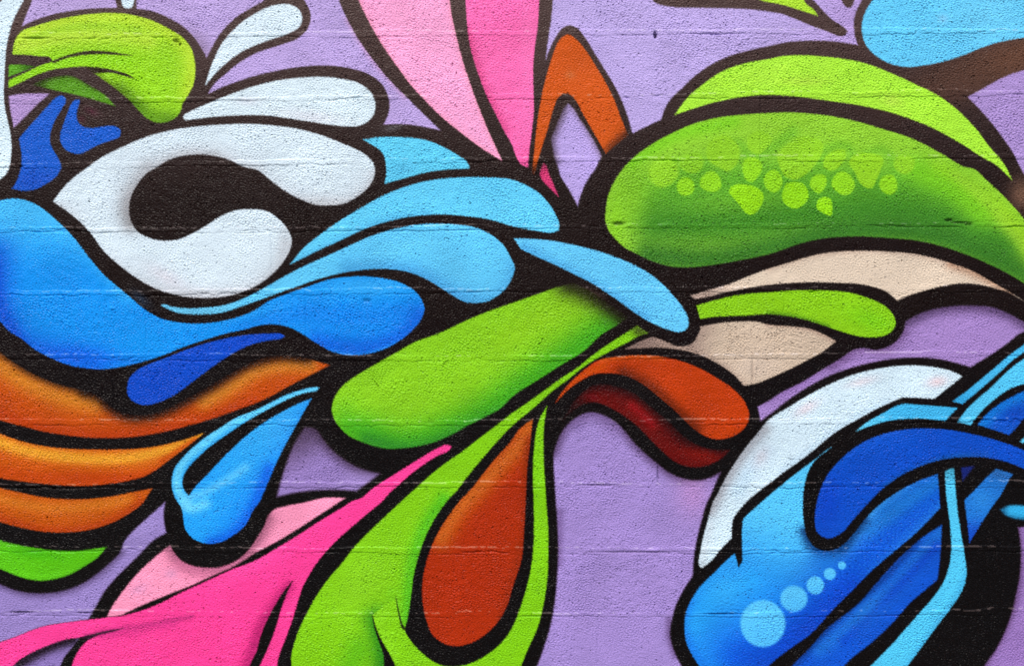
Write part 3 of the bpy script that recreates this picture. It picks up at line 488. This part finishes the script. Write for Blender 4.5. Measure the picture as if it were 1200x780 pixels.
# ------------------------------------------------------------------ carry the mural past the picture: paint goes on over the wall, then the purple coat
def reflect_idx(g, f, hi):
    r = np.where(g < 0, -g, np.where(g > hi, 2 * hi - g, g))
    r = np.clip(r, 0, hi)
    return np.clip(np.searchsorted(f, r - 1e-6), 0, len(f) - 1)
ri, rj = reflect_idx(gy, fy, 780.0), reflect_idx(gx, fx, 1200.0)
ri[FY0:FY0 + FH] = np.arange(FH); rj[FX0:FX0 + FW] = np.arange(FW)
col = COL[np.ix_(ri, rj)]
idm = IDM[np.ix_(ri, rj)]
GXm, GYm = np.meshgrid(gx, gy)
wob = 24 * np.sin(GXm / 57) + 18 * np.sin(GYm / 43 + 1)
out = np.maximum(np.maximum(-GXm, GXm - 1200), np.maximum(-GYm, GYm - 780)) + wob
far = out > 260
idm[far] = PURPLE; col[far] = PUR
del COL

# ------------------------------------------------------------------ one connected patch of paint = one part
def components(m):
    H, W = m.shape; parent = []; lab = np.empty((H, W), np.int32)
    def find(a):
        while parent[a] != a:
            parent[a] = parent[parent[a]]; a = parent[a]
        return a
    prev = None
    for r in range(H):
        row = m[r]
        st = np.concatenate([[0], np.flatnonzero(row[1:] != row[:-1]) + 1]); en = np.concatenate([st[1:], [W]])
        vals = row[st].tolist(); base = len(parent); parent.extend(range(base, base + len(st)))
        lab[r] = np.repeat(np.arange(base, base + len(st)), en - st)
        st_, en_ = st.tolist(), en.tolist()
        if prev is not None:
            ps, pe, pv, pb = prev; a = b = 0
            while a < len(st_) and b < len(ps):
                if vals[a] == pv[b] and min(en_[a], pe[b]) > max(st_[a], ps[b]):
                    x, y = find(base + a), find(pb + b)
                    if x != y: parent[max(x, y)] = min(x, y)
                if en_[a] < pe[b]: a += 1
                else: b += 1
        prev = (st_, en_, vals, base)
    root = np.array([find(k) for k in range(len(parent))])
    return root[lab]
cidm = idm[:-1, :-1].copy()
for rnd in range(2):
    cl = components(cidm)
    u_, first, cnt = np.unique(cl, return_index=True, return_counts=True)
    inv = np.searchsorted(u_, cl)
    infr = np.zeros(cl.shape, bool); infr[FY0:FY0 + FH - 1, FX0:FX0 + FW - 1] = True
    cin = np.bincount(inv[infr], minlength=len(u_))
    val = cidm.ravel()[first]
    new = val.copy()
    for k in range(len(u_)):
        v = val[k]
        if v == PURPLE: continue
        main = cin[k] >= max(1, 0.5 * cin[val == v].max())
        if v == BLACK:
            if cnt[k] < 40: new[k] = PURPLE
        elif not main:
            par = PARTS[v]['parent']
            if cnt[k] < 60: new[k] = par if par is not None else BLACK
            elif cin[k]:
                PARTS.append(dict(name=PARTS[v]['name'], label=None, parent=par)); new[k] = len(PARTS) - 1
            else: new[k] = par if par is not None else PURPLE
    chg = new != val
    lost = (chg & (new == PURPLE) & (val != BLACK))[inv]
    cidm = new[inv]
    col[:-1, :-1][lost] = PUR
black_comp = components(cidm)

# ------------------------------------------------------------------ relief of the block face
XJ = np.clip(gx, 100, 1100)
jl = np.array([np.interp(XJ, JX, j) for j in JY])                    # joints x columns
course = np.zeros((NY, NX), np.int32); dj = np.full((NY, NX), 1e3, np.float32); jn = np.zeros((NY, NX), np.int32)
wig = np.array([np.interp(gx, np.arange(X0, X1 + 40, 14), np.random.default_rng(100 + k).normal(0, .6, len(np.arange(X0, X1 + 40, 14)))) for k in range(NC + 1)])
for k in range(NC + 1):
    line = (jl[k] + wig[k])[None, :]
    d = gy[:, None] - line
    if k > 0 and k < NC: course += (d > 0)
    if 0 < k < NC:
        m = np.abs(d) < np.abs(dj); dj[m] = d[m]; jn[m] = k
ph = np.array(PHASE, float)
u = (GXm - ph[course]) / BW
colm = np.floor(u).astype(np.int32)
dv = (u - np.round(u)) * BW
dv = dv + np.interp(GYm.ravel(), np.arange(-300, 1100, 9), np.random.default_rng(5).normal(0, .6, len(np.arange(-300, 1100, 9)))).reshape(GYm.shape)
bid = course * 40 + (colm + 10)
br = np.random.default_rng(21)
boff = br.normal(0, .00035, 40 * NC + 40); bpit = np.clip(br.lognormal(-0.25, .7, 40 * NC + 40), .12, 2.6); brough = br.uniform(.75, 1.25, 40 * NC + 40)
# denser pores in the top courses
brow = np.arange(40 * NC + 40) // 40
bpit *= np.where(brow <= 3, 1.9, 1.0)

n_f = bandnoise((NY, NX), 1.9, 3.6, 1.3, 31)
n_c = bandnoise((NY, NX), 3.0, 7.5, 1.35, 34)
patch = np.clip(.62 + .34 * bandnoise((NY, NX), 40, 140, 1, 35), .12, 1.5)          # smooth-coated here, coarse there
patch2 = np.clip(.5 + .45 * bandnoise((NY, NX), 30, 110, 1.4, 36), 0, 1.5)
n_st = (n_f * (.55 + .6 * patch) + (.5 * n_c * patch2)) / 1.1
n_md = bandnoise((NY, NX), 9, 28, 1.3, 32)
n_lo = bandnoise((NY, NX), 50, 160, 1, 33)
h = boff[bid] + brough[bid] * (0.00052 * n_st + 0.00022 * n_md) + 0.0006 * n_lo
# pores
npit = 60000
pi_ = rng.integers(FY0 - 10, FY0 + FH + 8, npit); pj_ = rng.integers(FX0 - 10, FX0 + FW + 8, npit)
keep = rng.random(npit) < bpit[bid[pi_, pj_]] * 0.55 * np.clip(1 + .8 * n_lo[pi_, pj_], .15, 2.5)
pi_, pj_ = pi_[keep], pj_[keep]
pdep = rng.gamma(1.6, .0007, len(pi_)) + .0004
pore_shade = np.zeros((NY, NX), np.float32)  # how much shade is painted into each pore
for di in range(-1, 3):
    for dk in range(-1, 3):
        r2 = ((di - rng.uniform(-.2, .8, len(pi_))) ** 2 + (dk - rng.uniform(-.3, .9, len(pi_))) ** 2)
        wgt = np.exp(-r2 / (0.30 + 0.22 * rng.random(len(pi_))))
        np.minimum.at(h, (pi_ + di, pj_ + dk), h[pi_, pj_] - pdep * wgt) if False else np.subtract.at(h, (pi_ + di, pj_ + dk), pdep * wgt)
        np.maximum.at(pore_shade, (pi_ + di, pj_ + dk), (wgt * np.clip((pdep - .0006) / .0020, 0, 1)).astype(np.float32))
# joints: smeared flush here, ridged or open there
def along(seed, wl):
    r = np.random.default_rng(seed); kx = np.arange(X0, X1 + 2 * wl, wl)
    return np.array([np.interp(gx, kx, r.normal(0, 1, len(kx))) for _ in range(NC + 1)])
A_ridge = np.clip(.8 + .6 * along(41, 70) + .4 * along(42, 12), .15, 2.0)
A_open = np.clip(-.7 + 1.0 * along(43, 45) + .8 * along(44, 7), 0, 2.5)
A_pos = 1.0 * along(45, 30) + .5 * along(46, 6)
A_w = np.clip(2.9 + .8 * along(47, 90), 1.6, 4.2)
A_line = np.clip(.65 + .7 * along(48, 40) + .5 * along(49, 5), .0, 1.9)
cols = np.arange(NX)[None, :]
ar, ao, ap, aw = A_ridge[jn, cols], A_open[jn, cols], A_pos[jn, cols], A_w[jn, cols]
band = sstep((dj + aw + .8) / 1.6) * (1 - sstep((dj - aw + .2) / 1.2))
h = h + 0.0015 * ar * band
h = h - 0.0030 * ao * np.exp(-((dj - ap - 1.5) / 1.0) ** 2)
h = h * (1 - .25 * band)
h = h - 0.0017 * A_line[jn, cols] * np.exp(-((dj - aw - .3) / .85) ** 2)
va = np.random.default_rng(61).uniform(0, 1, 40 * NC + 80)[bid + (dv < 0)]
vmask = np.clip(n_md * .6 + .5, 0, 1)
h = h - 0.0018 * va * vmask * np.exp(-(dv / 1.0) ** 2) + 0.0005 * va * np.exp(-((dv + 3) / 2.0) ** 2)
# a few knocked-out holes and trowel marks seen on the wall
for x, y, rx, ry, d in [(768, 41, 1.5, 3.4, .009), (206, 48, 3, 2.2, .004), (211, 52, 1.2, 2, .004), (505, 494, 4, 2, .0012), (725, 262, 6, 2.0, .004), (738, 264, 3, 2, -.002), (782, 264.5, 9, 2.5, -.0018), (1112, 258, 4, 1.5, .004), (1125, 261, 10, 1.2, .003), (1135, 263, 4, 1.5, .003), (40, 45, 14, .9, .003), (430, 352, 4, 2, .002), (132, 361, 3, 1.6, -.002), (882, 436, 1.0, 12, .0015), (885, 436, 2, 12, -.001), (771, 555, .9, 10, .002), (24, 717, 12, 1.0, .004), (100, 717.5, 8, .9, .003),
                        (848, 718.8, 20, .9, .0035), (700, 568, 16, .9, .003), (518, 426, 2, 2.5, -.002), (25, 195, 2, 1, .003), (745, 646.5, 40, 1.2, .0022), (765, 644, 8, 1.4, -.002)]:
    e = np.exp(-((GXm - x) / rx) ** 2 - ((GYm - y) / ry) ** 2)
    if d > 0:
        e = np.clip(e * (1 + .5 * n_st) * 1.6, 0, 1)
        pore_shade = np.maximum(pore_shade, (e * min(1, d / .004)).astype(np.float32))  # the holes get their shade painted in as well
    h = h - 1.6 * d * e

# ------------------------------------------------------------------ shade painted into the pores, glints on dark paint, wear chips along the joints
f = (0.52 * pore_shade)[..., None]
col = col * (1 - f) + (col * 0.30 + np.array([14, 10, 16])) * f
dark = (col.max(-1) < 110)
chip = (np.abs(dj + aw - .3) < .95) & (bandnoise((NY, NX), 2.5, 14, 3.0, 71) + .8 * along(50, 50)[jn, cols] > .75)
glint = bandnoise((NY, NX), 1.8, 4.0, 1.3, 72)  # fine light specks, glints painted into the dark colours
fd = np.where(dark, np.clip(np.where(chip, .38, 0) + .09 * np.clip(glint - 1.2, 0, 3), 0, .5), 0.0)[..., None]
col = col * (1 - fd) + np.array([150, 138, 134]) * fd
fl = np.where(chip & ~dark, .26, 0.0)[..., None]
col = col * (1 - fl) + np.array([236, 230, 236]) * fl
col = col * (1 + 0.014 * n_lo + 0.012 * n_st)[..., None]
col = np.clip(col, 2, 255) / 255.0
lin = np.where(col <= 0.04045, col / 12.92, ((col + 0.055) / 1.055) ** 2.4)
GAIN = 1.12
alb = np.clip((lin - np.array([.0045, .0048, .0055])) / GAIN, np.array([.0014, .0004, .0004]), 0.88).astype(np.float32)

# ------------------------------------------------------------------ build the wall
C = scene.collection
wall = bpy.data.objects.new('graffiti_mural', None)
wall.empty_display_size = 0.3
C.objects.link(wall)
wall.location = (0, 0, 0)
wall['label'] = 'concrete block wall covered in a swirling multicoloured graffiti mural on purple'
wall['category'] = 'mural'

V = np.empty((NY, NX, 3), np.float32)
V[..., 0] = WX(GXm); V[..., 1] = -h; V[..., 2] = WZ(GYm)
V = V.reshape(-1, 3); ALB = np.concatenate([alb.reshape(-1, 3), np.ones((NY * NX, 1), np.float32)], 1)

def box_arrays(x0, x1, y0, y1, z0, z1):
    v = np.array([[x, y, z] for x in (x0, x1) for y in (y0, y1) for z in (z0, z1)], np.float32)
    f = np.array([[0, 1, 3, 2], [4, 6, 7, 5], [0, 4, 5, 1], [2, 3, 7, 6], [0, 2, 6, 4], [1, 5, 7, 3]], np.int32)
    return v, f
def make_part(name, verts, quads, colors, mat, parent, label=None):
    c = (verts.min(0) + verts.max(0)) / 2
    me = bpy.data.meshes.new(name)
    me.vertices.add(len(verts)); me.vertices.foreach_set('co', (verts - c).astype(np.float32).ravel())
    me.loops.add(len(quads) * 4); me.loops.foreach_set('vertex_index', quads.astype(np.int32).ravel())
    me.polygons.add(len(quads)); me.polygons.foreach_set('loop_start', (np.arange(len(quads)) * 4).astype(np.int32))
    a = me.attributes.new('paint', 'FLOAT_COLOR', 'POINT'); a.data.foreach_set('color', colors.astype(np.float32).ravel())
    me.materials.append(mat)
    me.update(calc_edges=True)
    me.shade_flat()
    o = bpy.data.objects.new(name, me); C.objects.link(o)
    o.parent = parent
    pc = np.zeros(3) if parent is wall or parent is None else np.array(parent.location)
    o.location = [float(q) for q in (c - pc)]
    if label: o['label'] = label
    return o

# every face of the grid belongs to a painted shape, or to the block or the mortar that shows the purple coat
I, J = np.meshgrid(np.arange(NY - 1), np.arange(NX - 1), indexing='ij')
cid = cidm
MORTAR = 5000; BLK0 = 10000; BLACK0 = 20000
isj = (np.abs(dj[:-1, :-1]) < 2.6) | (np.abs(dv[:-1, :-1]) < 1.6)
owner = np.where(cid == PURPLE, np.where(isj, MORTAR, BLK0 + bid[:-1, :-1]), np.where(cid == BLACK, BLACK0 + black_comp, cid)).ravel()
order = np.argsort(owner, kind='stable')
so = owner[order]
keys, starts = np.unique(so, return_index=True)
ends = list(starts[1:]) + [len(so)]
cells = {int(k): order[s:e] for k, s, e in zip(keys, starts, ends)}
def skin(cl):
    i = cl // (NX - 1); j = cl % (NX - 1)
    a = i * NX + j
    q = np.stack([a, a + NX, a + NX + 1, a + 1], 1)
    uq, inv = np.unique(q.ravel(), return_inverse=True)
    return V[uq], inv.reshape(-1, 4), ALB[uq]

built = {}
for k in sorted((k for k in cells if k >= BLACK0), key=lambda k: -len(cells[k])):
    v, q, c = skin(cells[k])
    big = not built
    built[k] = make_part('black_outline' if len(cells[k]) > 3000 else 'black_line', v, q, c, M_SPRAY, wall, PARTS[0]['label'] if big else None)
for k, p in enumerate(PARTS):
    if k not in cells or k == BLACK: continue
    v, q, c = skin(cells[k])
    par = wall if p['parent'] is None else built[p['parent']]
    built[k] = make_part(p['name'], v, q, c, M_SPRAY, par, p['label'])

T = 0.19; SK = 0.022; GAP = 0.005
pc = np.array([*(((np.array(PUR) / 255 + .055) / 1.055) ** 2.4 / GAIN), 1.0])
mv, mq, n0 = [], [], 0
def add_m(v, f):
    global n0
    mv.append(v); mq.append(f + n0); n0 += len(v)
for ci in range(NC):
    yt, yb = JY[ci], JY[ci + 1]
    zt, zb = WZ(np.mean(yt)) - GAP, WZ(np.mean(yb)) + GAP
    if ci < NC - 1: add_m(*box_arrays(WX(X0), WX(X1), SK, T - .004, WZ(np.mean(yb)) - GAP + .0005, zb - .0005))
    for cc in range(-6, 12):
        xa, xb = PHASE[ci] + BW * cc, PHASE[ci] + BW * (cc + 1)
        xa, xb = max(xa, X0), min(xb, X1)
        if xb - xa < 12: continue
        v, f = box_arrays(WX(xa) + GAP, WX(xb) - GAP, SK, T, zb, zt)
        c = np.tile(pc, (8, 1))
        key = BLK0 + ci * 40 + cc + 10
        if key in cells:
            v2, q2, c2 = skin(cells[key])
            v, f, c = np.concatenate([v, v2]), np.concatenate([f, q2 + 8]), np.concatenate([c, c2])
        make_part('concrete_block', v, f, c, M_BLOCK, wall)
        if xb < X1: add_m(*box_arrays(WX(xb) - GAP + .0005, WX(xb) + GAP - .0005, SK, T - .004, zb, zt))
v2, q2, c2 = skin(cells[MORTAR])
nb = n0
add_m(v2, q2)
make_part('mortar', np.concatenate(mv), np.concatenate(mq), np.concatenate([np.tile(pc, (nb, 1)), c2]), M_BLOCK, wall, 'mortar joints under the purple coat')

# ------------------------------------------------------------------ ground
def sheet(name, x0, x1, y0, y1, z0, z1, mat):
    v, f = box_arrays(x0, x1, y0, y1, z0, z1)
    me = bpy.data.meshes.new(name); me.from_pydata(v.tolist(), [], f.tolist()); me.materials.append(mat); me.update()
    o = bpy.data.objects.new(name, me); C.objects.link(o); o['kind'] = 'structure'
    return o
sheet('ground', -150, 150, -150, 150, -0.6, -0.12, M_ASPHALT)
sheet('pavement', -30, 30, -2.2, 0.6, -0.118, -0.001, M_PAVING)
